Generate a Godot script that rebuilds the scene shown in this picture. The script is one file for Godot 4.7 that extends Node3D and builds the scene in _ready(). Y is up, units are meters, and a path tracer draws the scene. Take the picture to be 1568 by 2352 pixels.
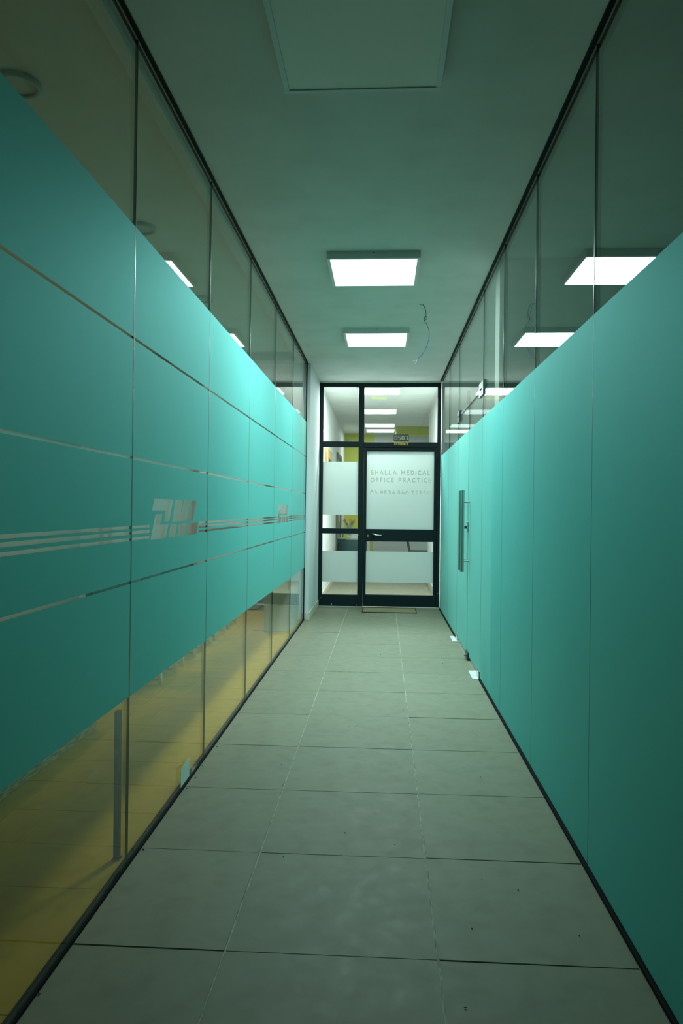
extends Node3D
# A narrow office corridor between two frosted glass partitions, ending in a dark aluminium entrance door.
# x to the right, y up, the corridor runs towards -z; units are metres.

const XL := -0.885          # corridor face of the left glass partition
const XR := 0.7295          # corridor face of the right glass partition
const HC := 2.90            # ceiling height
const ZD := -9.46           # front face of the entrance door frame
const ZB := 6.0            # wall behind the camera
const ZE := -15.9           # far wall of the office
var M := {}
var used := {}
var rng := RandomNumberGenerator.new()

# ---------------------------------------------------------------- helpers
func numbered(called: String) -> String:
	if not used.has(called):
		used[called] = 0
		return called
	used[called] += 1
	return "%s_%03d" % [called, used[called]]

func tag(o: Node, label: String, category: String, group := "") -> void:
	o.set_meta("label", label)
	o.set_meta("category", category)
	if group != "":
		o.set_meta("group", group)

func structure(o: Node, label := "") -> void:
	o.set_meta("kind", "structure")
	if label != "":
		o.set_meta("label", label)

func base(called: String, at := Vector3.ZERO, turn := 0.0) -> Node3D:
	var o := Node3D.new()
	o.name = numbered(called)
	add_child(o)
	o.position = at
	o.rotation.y = turn
	return o

func tool() -> SurfaceTool:
	var st := SurfaceTool.new()
	st.begin(Mesh.PRIMITIVE_TRIANGLES)
	return st

func part(parent: Node, called: String, st: SurfaceTool, m: Material, smooth := false) -> MeshInstance3D:
	st.generate_normals()
	return put(parent, called, st.commit(), m)

func put(parent: Node, called: String, mesh: Mesh, m: Material) -> MeshInstance3D:
	var o := MeshInstance3D.new()
	o.name = numbered(called) if parent == self else called
	o.mesh = mesh
	o.material_override = m
	parent.add_child(o, true)
	return o

func tri(st: SurfaceTool, a: Vector3, b: Vector3, c: Vector3, out: Vector3) -> void:
	# front faces run clockwise seen from outside
	st.set_smooth_group(-1)
	if (b - a).cross(c - a).dot(out) > 0.0:
		st.add_vertex(a); st.add_vertex(c); st.add_vertex(b)
	else:
		st.add_vertex(a); st.add_vertex(b); st.add_vertex(c)

func quad(st: SurfaceTool, a: Vector3, b: Vector3, c: Vector3, d: Vector3, out: Vector3) -> void:
	tri(st, a, b, c, out)
	tri(st, a, c, d, out)

func bx(st: SurfaceTool, lo: Vector3, hi: Vector3, bev := 0.0, t := Transform3D()) -> void:
	# a box with chamfered edges
	var c := (lo + hi) * 0.5
	var h := (hi - lo) * 0.5
	bev = minf(bev, minf(h.x, minf(h.y, h.z)) * 0.9)
	var k := h - Vector3(bev, bev, bev)
	for ax in 3:
		var u := (ax + 1) % 3
		var v := (ax + 2) % 3
		for s in [-1.0, 1.0]:
			var p: Array[Vector3] = []
			for q in [[-1.0, -1.0], [1.0, -1.0], [1.0, 1.0], [-1.0, 1.0]]:
				var e := Vector3.ZERO
				e[ax] = s * h[ax]; e[u] = q[0] * k[u]; e[v] = q[1] * k[v]
				p.append(t * (c + e))
			var n := Vector3.ZERO
			n[ax] = s
			quad(st, p[0], p[1], p[2], p[3], t.basis * n)
	if bev <= 0.0:
		return
	for ax in 3:
		var u := (ax + 1) % 3
		var v := (ax + 2) % 3
		for su in [-1.0, 1.0]:
			for sv in [-1.0, 1.0]:
				var p: Array[Vector3] = []
				for q in [[-1.0, 0], [1.0, 0], [1.0, 1], [-1.0, 1]]:
					var e := Vector3.ZERO
					e[ax] = q[0] * k[ax]
					e[u] = su * (h[u] if q[1] == 0 else k[u])
					e[v] = sv * (k[v] if q[1] == 0 else h[v])
					p.append(t * (c + e))
				var n := Vector3.ZERO
				n[u] = su; n[v] = sv
				quad(st, p[0], p[1], p[2], p[3], t.basis * n)
	for sx in [-1.0, 1.0]:
		for sy in [-1.0, 1.0]:
			for sz in [-1.0, 1.0]:
				var s := Vector3(sx, sy, sz)
				tri(st, t * (c + s * Vector3(h.x, k.y, k.z)), t * (c + s * Vector3(k.x, h.y, k.z)), t * (c + s * Vector3(k.x, k.y, h.z)), t.basis * s)

func boxed(parent: Node, called: String, lo: Vector3, hi: Vector3, m: Material, bev := 0.0) -> MeshInstance3D:
	var st := tool()
	bx(st, lo, hi, bev)
	return part(parent, called, st, m)

func tube(st: SurfaceTool, path: PackedVector3Array, r: float, sides := 10, r_end := -1.0) -> void:
	# a smooth round bar along a path, with end caps
	var n := path.size()
	var rings := []
	var side := Vector3.ZERO
	for i in n:
		var d := (path[mini(i + 1, n - 1)] - path[maxi(i - 1, 0)]).normalized()
		if side == Vector3.ZERO:
			side = d.cross(Vector3.UP if absf(d.y) < 0.9 else Vector3.RIGHT).normalized()
		side = (side - d * side.dot(d)).normalized()
		var up := side.cross(d)
		var rr := r if r_end < 0.0 else lerpf(r, r_end, float(i) / (n - 1))
		var ring: Array[Vector3] = []
		for k in sides:
			var a := TAU * k / sides
			ring.append(path[i] + (side * cos(a) + up * sin(a)) * rr)
		rings.append(ring)
	for i in n - 1:
		var mid := (path[i] + path[i + 1]) * 0.5
		for k in sides:
			var k2 := (k + 1) % sides
			var out: Vector3 = (rings[i][k] + rings[i + 1][k2]) * 0.5 - mid
			smooth_quad(st, rings[i][k], rings[i][k2], rings[i + 1][k2], rings[i + 1][k], out)
	for e in [0, n - 1]:
		var out: Vector3 = path[0] - path[1] if e == 0 else path[n - 1] - path[n - 2]
		for k in range(1, sides - 1):
			tri(st, rings[e][0], rings[e][k], rings[e][k + 1], out)

func smooth_quad(st: SurfaceTool, a: Vector3, b: Vector3, c: Vector3, d: Vector3, out: Vector3) -> void:
	st.set_smooth_group(1)
	if (b - a).cross(c - a).dot(out) > 0.0:
		for p in [a, c, b, a, d, c]:
			st.add_vertex(p)
	else:
		for p in [a, b, c, a, c, d]:
			st.add_vertex(p)

func lathe(st: SurfaceTool, at: Vector3, profile: Array, sides := 24) -> void:
	# profile: [radius, height] pairs turned about the y axis
	for i in profile.size() - 1:
		var p: Array = profile[i]
		var q: Array = profile[i + 1]
		for k in sides:
			var a := TAU * k / sides
			var b := TAU * (k + 1) / sides
			var va := Vector3(cos(a), 0, sin(a))
			var vb := Vector3(cos(b), 0, sin(b))
			var out: Vector3 = (va + vb) * (q[1] - p[1]) + Vector3.UP * 2.0 * (p[0] - q[0])
			smooth_quad(st, at + va * p[0] + Vector3.UP * p[1], at + vb * p[0] + Vector3.UP * p[1], at + vb * q[0] + Vector3.UP * q[1], at + va * q[0] + Vector3.UP * q[1], out)

# ---------------------------------------------------------------- materials
func lin(r: float, g: float, b: float, a := 1.0) -> Color:
	var c := Color(r, g, b, a).linear_to_srgb()
	c.a = a
	return c

func mat(c: Color, rough := 0.6, metal := 0.0, spec := 0.5) -> StandardMaterial3D:
	var m := StandardMaterial3D.new()
	m.albedo_color = c
	m.roughness = rough
	m.metallic = metal
	m.metallic_specular = spec
	return m

func noise_tex(freq: float, stops: Array, seed_: int, size := 512, octaves := 4, normal := false) -> NoiseTexture2D:
	var n := FastNoiseLite.new()
	n.seed = seed_
	n.noise_type = FastNoiseLite.TYPE_SIMPLEX_SMOOTH
	n.frequency = freq
	n.fractal_octaves = octaves
	var t := NoiseTexture2D.new()
	t.width = size
	t.height = size
	t.seamless = true
	t.noise = n
	t.as_normal_map = normal
	if not normal:
		var g := Gradient.new()
		g.offsets = PackedFloat32Array(stops.map(func(s): return s[0]))
		g.colors = PackedColorArray(stops.map(func(s): return s[1]))
		t.color_ramp = g
	return t

func grey(v: float) -> Color:
	return Color(v, v, v)

func triplanar(m: StandardMaterial3D, s: Vector3) -> void:
	m.uv1_triplanar = true
	m.uv1_world_triplanar = true
	m.uv1_scale = s

func make_materials() -> void:
	M.glass = mat(lin(0.30, 0.62, 0.54, 0.012), 0.0, 0.0, 0.43)
	M.glass.transparency = BaseMaterial3D.TRANSPARENCY_ALPHA
	M.office_glass = mat(lin(0.6, 0.75, 0.7, 0.02), 0.0)
	M.office_glass.transparency = BaseMaterial3D.TRANSPARENCY_ALPHA
	# frosted film on green glass: scatters half of the light onwards
	M.frost = mat(lin(0.160, 0.61, 0.59), 0.68, 0.88, 0.4)
	M.frost.backlight_enabled = true
	M.frost.backlight = lin(0.24, 0.32, 0.26)
	M.white_frost = mat(lin(0.66, 0.69, 0.68), 0.6, 0.0, 0.3)
	var blank := Image.create(4, 4, false, Image.FORMAT_RGBA8)
	blank.fill(Color.WHITE)
	M.white_frost.albedo_texture = ImageTexture.create_from_image(blank)
	M.white_frost.backlight_enabled = true
	M.white_frost.backlight = lin(0.48, 0.50, 0.49)
	M.sealant = mat(lin(0.30, 0.40, 0.35), 0.25)
	M.olive_edge_shade = mat(lin(0.11, 0.15, 0.085), 0.4)
	M.dark_sealant = mat(lin(0.02, 0.06, 0.05), 0.3)
	M.track = mat(lin(0.010, 0.013, 0.012), 0.85, 0.0, 0.2)
	M.top_track = mat(lin(0.006, 0.010, 0.009), 0.6, 0.0, 0.25)
	M.frame = mat(lin(0.004, 0.014, 0.018), 0.5, 0.0, 0.35)
	M.leaf = mat(lin(0.0035, 0.013, 0.017), 0.48, 0.0, 0.35)
	M.steel = mat(lin(0.50, 0.52, 0.49), 0.28, 1.0)
	M.dark_steel = mat(lin(0.030, 0.048, 0.044), 0.4, 0.2)
	M.chrome = mat(lin(0.78, 0.80, 0.78), 0.15, 1.0)
	M.brass = mat(lin(0.72, 0.60, 0.16), 0.35, 1.0)
	M.floor_plate = mat(lin(0.78, 0.80, 0.78), 0.45, 0.2)
	M.screw = mat(lin(0.05, 0.055, 0.05), 0.4, 0.6)
	M.ceiling = mat(lin(0.77, 0.79, 0.76), 0.85, 0.0, 0.3)
	M.ceiling.albedo_texture = noise_tex(0.012, [[0.0, grey(0.955)], [0.5, grey(0.985)], [1.0, grey(1.0)]], 5, 512, 5)
	triplanar(M.ceiling, Vector3(0.4, 0.4, 0.4))
	M.wall = mat(lin(0.80, 0.82, 0.80), 0.7, 0.0, 0.35)
	M.wall.albedo_texture = noise_tex(0.02, [[0.0, grey(0.96)], [0.5, grey(0.99)], [1.0, grey(1.0)]], 8, 512, 5)
	triplanar(M.wall, Vector3(0.5, 0.5, 0.5))
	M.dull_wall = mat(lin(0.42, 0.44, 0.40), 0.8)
	M.stub_paint = mat(lin(0.62, 0.64, 0.65), 0.7, 0.0, 0.35)
	M.grey_paint = mat(lin(0.50, 0.52, 0.50), 0.7, 0.0, 0.35)
	M.olive = mat(lin(0.50, 0.52, 0.09), 0.7, 0.0, 0.35)
	M.skirting = mat(lin(0.62, 0.56, 0.44), 0.35)
	M.lamp_frame = mat(lin(0.72, 0.76, 0.76), 0.4)
	M.lamp_off = mat(lin(0.80, 0.82, 0.78), 0.35)
	M.lamp_on = mat(lin(0.85, 0.88, 0.86), 0.5)
	M.lamp_on.emission_enabled = true
	M.lamp_on.emission = Color(0.93, 1.0, 0.97)
	M.lamp_on.emission_energy_multiplier = 5.5
	M.bulb = mat(lin(0.8, 0.75, 0.5), 0.4)  # glow of the added pendant
	M.bulb.emission_enabled = true
	M.bulb.emission = Color(1.0, 0.9, 0.6)
	M.bulb.emission_energy_multiplier = 3.0
	M.downlight_off = mat(lin(0.45, 0.48, 0.44), 0.4)
	# floor tiles, four tones of one glazed beige
	var stain := noise_tex(0.012, [[0.0, Color(0.93, 0.93, 0.925)], [0.35, Color(0.975, 0.975, 0.97)], [0.6, Color(1, 1, 1)], [1.0, Color(0.97, 0.975, 0.98)]], 21, 1024, 7)
	var sheen := noise_tex(0.016, [[0.0, grey(0.80)], [0.4, grey(0.93)], [1.0, grey(1.0)]], 33, 1024, 7)
	M.tiles = []
	for k in 4:
		var f: float = [1.0, 0.965, 1.03, 0.98][k]
		var m := mat(lin(0.226 * f, 0.212 * f, 0.150 * f), 0.60, 0.0, 0.30)
		m.albedo_texture = stain
		m.roughness_texture = sheen
		m.roughness_texture_channel = BaseMaterial3D.TEXTURE_CHANNEL_RED
		triplanar(m, Vector3(0.55, 0.55, 0.55))
		m.uv1_offset = Vector3(0.23 * k, 0.41 * k, 0.37 * k)
		M.tiles.append(m)
	M.grout = mat(lin(0.20, 0.18, 0.14), 0.9)
	M.grout_bead = mat(lin(0.46, 0.44, 0.36), 0.85)
	M.yellow_tile = mat(lin(0.66, 0.38, 0.012), 0.6, 0.0, 0.25)
	M.yellow_tile.albedo_texture = stain
	triplanar(M.yellow_tile, Vector3(0.5, 0.5, 0.5))
	M.wood = mat(lin(0.55, 0.34, 0.11), 0.45)
	M.wood.albedo_texture = noise_tex(0.02, [[0.0, Color(0.62, 0.60, 0.55)], [0.5, Color(0.9, 0.88, 0.85)], [1.0, Color(1, 1, 1)]], 61, 512, 5)
	triplanar(M.wood, Vector3(2.0, 0.35, 2.0))
	M.dark_wood = mat(lin(0.11, 0.075, 0.035), 0.4)
	M.plank = mat(lin(0.80, 0.68, 0.48), 0.25)
	M.plank.albedo_texture = noise_tex(0.03, [[0.0, Color(0.45, 0.42, 0.38)], [0.45, Color(0.8, 0.78, 0.74)], [1.0, Color(1, 1, 1)]], 77, 512, 5)
	triplanar(M.plank, Vector3(3.0, 6.0, 0.6))
	M.black_fabric = mat(lin(0.022, 0.045, 0.045), 0.75)
	M.grey_fabric = mat(lin(0.05, 0.06, 0.055), 0.8)
	M.desk = mat(lin(0.020, 0.070, 0.078), 0.35)
	M.white_lacquer = mat(lin(0.72, 0.74, 0.70), 0.4)
	M.paper = mat(lin(0.80, 0.82, 0.78), 0.8)
	M.lime = mat(lin(0.46, 0.55, 0.05), 0.6)
	M.petal = mat(lin(0.80, 0.30, 0.14), 0.7)
	M.petal.backlight_enabled = true
	M.petal.backlight = lin(0.5, 0.2, 0.1)
	M.stem = mat(lin(0.10, 0.16, 0.05), 0.7)
	M.vase = mat(lin(0.55, 0.66, 0.62, 0.35), 0.05)
	M.vase.transparency = BaseMaterial3D.TRANSPARENCY_ALPHA
	M.sign_black = mat(lin(0.012, 0.014, 0.012), 0.25)
	M.sign_gold = mat(lin(0.50, 0.46, 0.24), 0.4)
	M.sign_yellow = mat(lin(0.85, 0.52, 0.03), 0.5)
	M.wire_dark = mat(lin(0.012, 0.045, 0.055), 0.5)
	M.wire_blue = mat(lin(0.005, 0.07, 0.24), 0.6)
	M.copper = mat(lin(0.42, 0.42, 0.34), 0.4, 0.8)
	M.mat_border = mat(lin(0.07, 0.045, 0.02), 0.9)
	M.mat_straw = mat(lin(0.30, 0.25, 0.14), 0.95)
	M.mat_straw_dark = mat(lin(0.17, 0.14, 0.075), 0.95)
	M.sticker = mat(lin(0.62, 0.74, 0.66), 0.7)
	M.bin = mat(lin(0.05, 0.07, 0.065), 0.5)
	M.cream = mat(lin(0.80, 0.76, 0.52), 0.5)
	M.print = mat(lin(0.16, 0.42, 0.40), 0.4)
	M.art = mat(lin(0.20, 0.16, 0.09), 0.5)
	M.post = mat(lin(0.02, 0.02, 0.02), 0.9, 0.0, 0.2)

# ---------------------------------------------------------------- scene
func _ready() -> void:
	rng.seed = 4711
	# camera
	var cam := Camera3D.new()
	cam.name = "camera"
	cam.position = Vector3(0, 1.2552, 0)
	cam.rotation = Vector3(-0.00385, 0.05655, 0.00989)
	cam.fov = rad_to_deg(2.0 * atan(1176.0 / 1686.37))
	cam.near = 0.05
	cam.far = 60.0
	add_child(cam)
	cam.current = true
	# no sky reaches this inner corridor
	var env := Environment.new()
	env.background_mode = Environment.BG_COLOR
	env.background_color = Color.BLACK
	env.tonemap_mode = Environment.TONE_MAPPER_LINEAR
	env.tonemap_exposure = 0.87
	env.sdfgi_enabled = true
	env.ssao_enabled = true
	env.ssil_enabled = true
	var we := WorldEnvironment.new()
	we.name = "environment"
	we.environment = env
	add_child(we)
	make_materials()
	# lamps: [x, z of centre, energy]
	panel_light(-0.095, -2.52, 0.0, "square ceiling panel light switched off above the near floor tiles")
	panel_light(-0.077, -4.98, 7.2, "lit square panel light on corridor ceiling, between the dark panel and the hanging blue wire")
	panel_light(-0.078, -6.96, 6.0, "lit square panel light on corridor ceiling, next before the entrance door")
	panel_light(-0.07, -9.97, 15.0, "lit square panel light on office ceiling just behind the door glass", Color(0.80, 1.0, 0.95))
	panel_light(-0.07, -14.97, 2.4, "lit square panel light on office ceiling by the olive back wall", Color(0.80, 1.0, 0.95))
	panel_light(2.0, -7.0, 6.0, "lit square panel light in the side room behind the frosted double door")

	build_shell()
	build_floor()
	build_left_partition()
	build_right_partition()
	build_entrance()
	build_side_room()
	build_office()
	build_small_things()

func panel_light(x: float, z: float, energy: float, label: String, tint := Color(0.70, 1.0, 0.97)) -> void:
	var t := base("ceiling_light", Vector3(x, HC, z))
	tag(t, label, "ceiling light", "square ceiling panel lights")
	var st := tool()
	var h := 0.3
	var d := 0.047
	var w := 0.022
	bx(st, Vector3(-h, -d, -h), Vector3(h, 0, -h + w), 0.0015)
	bx(st, Vector3(-h, -d, h - w), Vector3(h, 0, h), 0.0015)
	bx(st, Vector3(-h, -d, -h + w), Vector3(-h + w, 0, h - w), 0.0015)
	bx(st, Vector3(h - w, -d, -h + w), Vector3(h, 0, h - w), 0.0015)
	part(t, "frame", st, M.lamp_frame)
	boxed(t, "diffuser", Vector3(-h + w, -d + 0.004, -h + w + 0.001), Vector3(h - w, -d + 0.012, h - w - 0.001), M.lamp_on if energy > 0.0 else M.lamp_off)
	for s in [-1.0, 1.0]:
		var sc := tool()
		tube(sc, PackedVector3Array([Vector3(0, -0.012, s * (h - 0.002)), Vector3(0, -0.012, s * (h + 0.002))]), 0.004, 8)
		part(t, "screw", sc, M.screw)
	if energy > 0.0:
		var l := AreaLight3D.new()
		l.name = "panel_glow"
		l.light_color = tint.linear_to_srgb()
		l.light_energy = energy * 0.55
		l.area_size = Vector2(0.55, 0.55)
		l.area_range = 30.0
		l.shadow_enabled = true
		t.add_child(l)
		l.position = Vector3(0, -d - 0.002, 0)
		l.rotation_degrees.x = -90
		# added spot beam narrows the panel light, leaving the near corridor darker
		var b := SpotLight3D.new()
		b.name = "added_panel_beam"
		b.light_color = tint.linear_to_srgb()
		b.light_energy = energy * 0.45
		b.light_size = 0.12
		b.spot_angle = 70
		b.spot_angle_attenuation = 1.0
		b.spot_range = 30.0
		b.shadow_enabled = true
		t.add_child(b)
		b.position = Vector3(0, -d - 0.012, 0)
		b.rotation_degrees.x = -90

func build_shell() -> void:
	# ceiling over everything
	var c := boxed(self, "ceiling", Vector3(-4.2, HC, ZE - 0.2), Vector3(3.6, HC + 0.2, ZB + 0.2), M.ceiling)
	structure(c, "white plastered ceiling")
	var w := boxed(self, "wall_back", Vector3(-4.2, 0, ZB), Vector3(3.6, HC, ZB + 0.2), M.dull_wall)
	structure(w)
	# outer walls of the side rooms
	structure(boxed(self, "wall_outer_left", Vector3(-4.2, 0, -9.7), Vector3(-4.0, HC, ZB), M.dull_wall))
	structure(boxed(self, "wall_outer_right", Vector3(3.4, 0, -9.7), Vector3(3.6, HC, ZB), M.dull_wall))
	# short white wall between the left partition and the entrance door
	var s := base("wall_end_left")
	structure(s, "short white wall beside the entrance door")
	boxed(s, "plaster", Vector3(-1.05, 0, -9.62), Vector3(-0.829, HC, -8.262), M.stub_paint, 0.004)
	var k := base("baseboard_left")
	structure(k, "beige tile skirting on the short white wall")
	boxed(k, "skirting_side", Vector3(-0.829, 0, ZD + 0.002), Vector3(-0.819, 0.085, -8.252), M.skirting, 0.0015)
	boxed(k, "skirting_end", Vector3(-0.868, 0, -8.262), Vector3(-0.829, 0.085, -8.252), M.skirting, 0.0015)
	# wall between side rooms and office
	structure(boxed(self, "wall_cross_left", Vector3(-4.0, 0, -9.7), Vector3(-1.05, HC, -9.5), M.wall))
	structure(boxed(self, "wall_cross_right", Vector3(0.7395, 0, -9.7), Vector3(3.4, HC, -9.4), M.wall))
	structure(boxed(self, "wall_added_lobby_left", Vector3(-4.0, 0, -0.32), Vector3(XL + 0.012, HC, -0.12), M.dull_wall))  # added lobby behind the camera, so less light bounces back to the near corridor
	structure(boxed(self, "wall_added_lobby_right", Vector3(XR - 0.014, 0, -0.5), Vector3(3.4, HC, -0.3), M.dull_wall))
	# white partition in the right-hand rooms; its end stands against the glass
	structure(boxed(self, "wall_divider", Vector3(XR + 0.014, 0, -5.01), Vector3(3.4, HC, -4.84), M.dull_wall, 0.003))

func bead(st: SurfaceTool, a: Vector3, b: Vector3, wide: float, high: float) -> void:
	# an uneven line of smeared grout
	var n := int(a.distance_to(b) / 0.022)
	var d := (b - a).normalized()
	var s := Vector3(-d.z, 0, d.x)
	var prev: Array[Vector3] = []
	for i in n + 1:
		var p := a.lerp(b, float(i) / n)
		var lw := wide * rng.randf_range(0.3, 1.0) * (0.3 if rng.randf() < 0.25 else 1.0)
		var rw := wide * rng.randf_range(0.3, 1.0)
		var up := Vector3.UP * high * rng.randf_range(0.2, 1.0)
		var row: Array[Vector3] = [p - s * lw - Vector3.UP * 0.003, p + up, p + s * rw - Vector3.UP * 0.003]
		if i > 0:
			quad(st, prev[0], prev[1], row[1], row[0], Vector3.UP)
			quad(st, prev[1], prev[2], row[2], row[1], Vector3.UP)
		prev = row

func build_floor() -> void:
	var f := base("floor")
	structure(f, "beige glazed tile floor of the corridor and office")
	boxed(f, "mortar_bed", Vector3(XL - 0.02, -0.12, ZE), Vector3(1.15, -0.0035, ZB), M.grout)
	var cols := [[XL + 0.009, -0.4375], [-0.4345, 0.1645], [0.1675, XR - 0.012]]
	var meshes := []
	for c in cols:
		var st := tool()
		var hw: float = (c[1] - c[0]) * 0.5
		bx(st, Vector3(-hw, -0.012, -0.2988), Vector3(hw, 0, 0.2988), 0.0016)
		st.generate_normals()
		meshes.append(st.commit())
	for k in range(-13, 23):
		var zc := -2.057 - 0.6 * k + 0.3
		for i in 3:
			var c: Array = cols[i]
			if zc < ZE + 0.3 or zc > ZB:
				continue
			var o := put(f, "tile", meshes[i], M.tiles[rng.randi_range(0, 3)])
			o.position = Vector3((c[0] + c[1]) * 0.5, -0.0012 + rng.randf_range(-0.0011, 0.0011), zc)
			o.rotation = Vector3(rng.randf_range(-0.0022, 0.0022), 0, rng.randf_range(-0.0022, 0.0022))
	var st := tool()
	bead(st, Vector3(-0.436, -0.0012, 0.9), Vector3(-0.436, -0.0012, -9.4), 0.007, 0.004)
	part(f, "grout_line", st, M.grout_bead)
	st = tool()
	bead(st, Vector3(0.166, -0.0012, 0.9), Vector3(0.166, -0.0012, -9.4), 0.009, 0.005)
	part(f, "grout_line", st, M.grout_bead)
	for k in range(-1, 12):
		var z := -2.057 - 0.6 * k
		st = tool()
		bead(st, Vector3(-0.43, -0.0026, z), Vector3(0.16, -0.0026, z), 0.0026, 0.0016)
		part(f, "grout_line", st, M.grout_bead)
	# rooms behind the glass
	var g := base("floor_side")
	structure(g, "yellow brown floor of the room behind the left glass")
	boxed(g, "floor_bed", Vector3(-4.0, -0.12, -9.5), Vector3(XL - 0.022, -0.004, ZB), M.grout)
	for i in 5:
		for k in range(-2, 16):
			var z0 := -0.557 - 0.6 * k
			var x1 := XL - 0.024 - 0.6 * i
			if z0 - 0.6 < -9.5:
				continue
			boxed(g, "tile", Vector3(x1 - 0.598, -0.012, z0 - 0.598), Vector3(x1, 0, z0), M.yellow_tile, 0.001)
	structure(boxed(self, "floor_side_right", Vector3(XR + 0.02, -0.12, -9.7), Vector3(3.4, 0, ZB), M.dull_wall))

# ------------------------------------------------ left partition
func film_poly(st: SurfaceTool, poly: PackedVector2Array, x: float, out: Vector3) -> void:
	# poly is in (distance down the corridor, height)
	var idx := Geometry2D.triangulate_polygon(poly)
	for i in range(0, idx.size(), 3):
		var a := poly[idx[i]]
		var b := poly[idx[i + 1]]
		var c := poly[idx[i + 2]]
		tri(st, Vector3(x, a.y, -a.x), Vector3(x, b.y, -b.x), Vector3(x, c.y, -c.x), out)

func rect2(x0: float, y0: float, x1: float, y1: float) -> PackedVector2Array:
	return PackedVector2Array([Vector2(x0, y0), Vector2(x1, y0), Vector2(x1, y1), Vector2(x0, y1)])

func cut(pieces: Array, hole: PackedVector2Array) -> Array:
	# take a hole out of a set of polygons; each is first split at the middle of the hole
	var mid := 0.0
	for p in hole:
		mid += p.x / hole.size()
	var res := []
	for p in pieces:
		var inter := Geometry2D.intersect_polygons(p, hole)
		if inter.is_empty():
			res.append(p)
			continue
		for half in [rect2(mid - 9.0, -9, mid, 9), rect2(mid, -9, mid + 9.0, 9)]:
			for q in Geometry2D.intersect_polygons(p, half):
				for r in Geometry2D.clip_polygons(q, hole):
					if not Geometry2D.is_polygon_clockwise(r):
						res.append(r)
	return res

func logo_polys(at: float) -> Array:
	# slanted blocks of the clear emblem, in (distance, height); at is the shift down the corridor
	var a := [
		[[2.78, 1.289], [3.035, 1.289], [2.981, 1.199], [2.911, 1.199], [2.924, 1.243], [2.754, 1.243]],
		[[2.798, 1.229], [2.883, 1.229], [2.861, 1.186], [2.972, 1.186], [2.934, 1.131], [2.738, 1.131]],
		[[3.072, 1.289], [3.180, 1.289], [3.152, 1.236], [3.170, 1.236], [3.203, 1.289], [3.300, 1.289], [3.250, 1.195], [3.019, 1.195]],
		[[3.327, 1.289], [3.415, 1.289], [3.354, 1.195], [3.269, 1.195]],
		[[3.000, 1.185], [3.098, 1.185], [3.070, 1.131], [2.971, 1.131]],
		[[3.119, 1.185], [3.232, 1.185], [3.216, 1.131], [3.100, 1.131]],
		[[3.254, 1.185], [3.456, 1.185], [3.428, 1.131], [3.234, 1.131]],
	]
	var res := []
	for poly in a:
		var p := PackedVector2Array()
		for v in poly:
			p.append(Vector2(v[0] + at, v[1]))
		if Geometry2D.is_polygon_clockwise(p):
			p.reverse()
		res.append(p)
	return res

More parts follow.
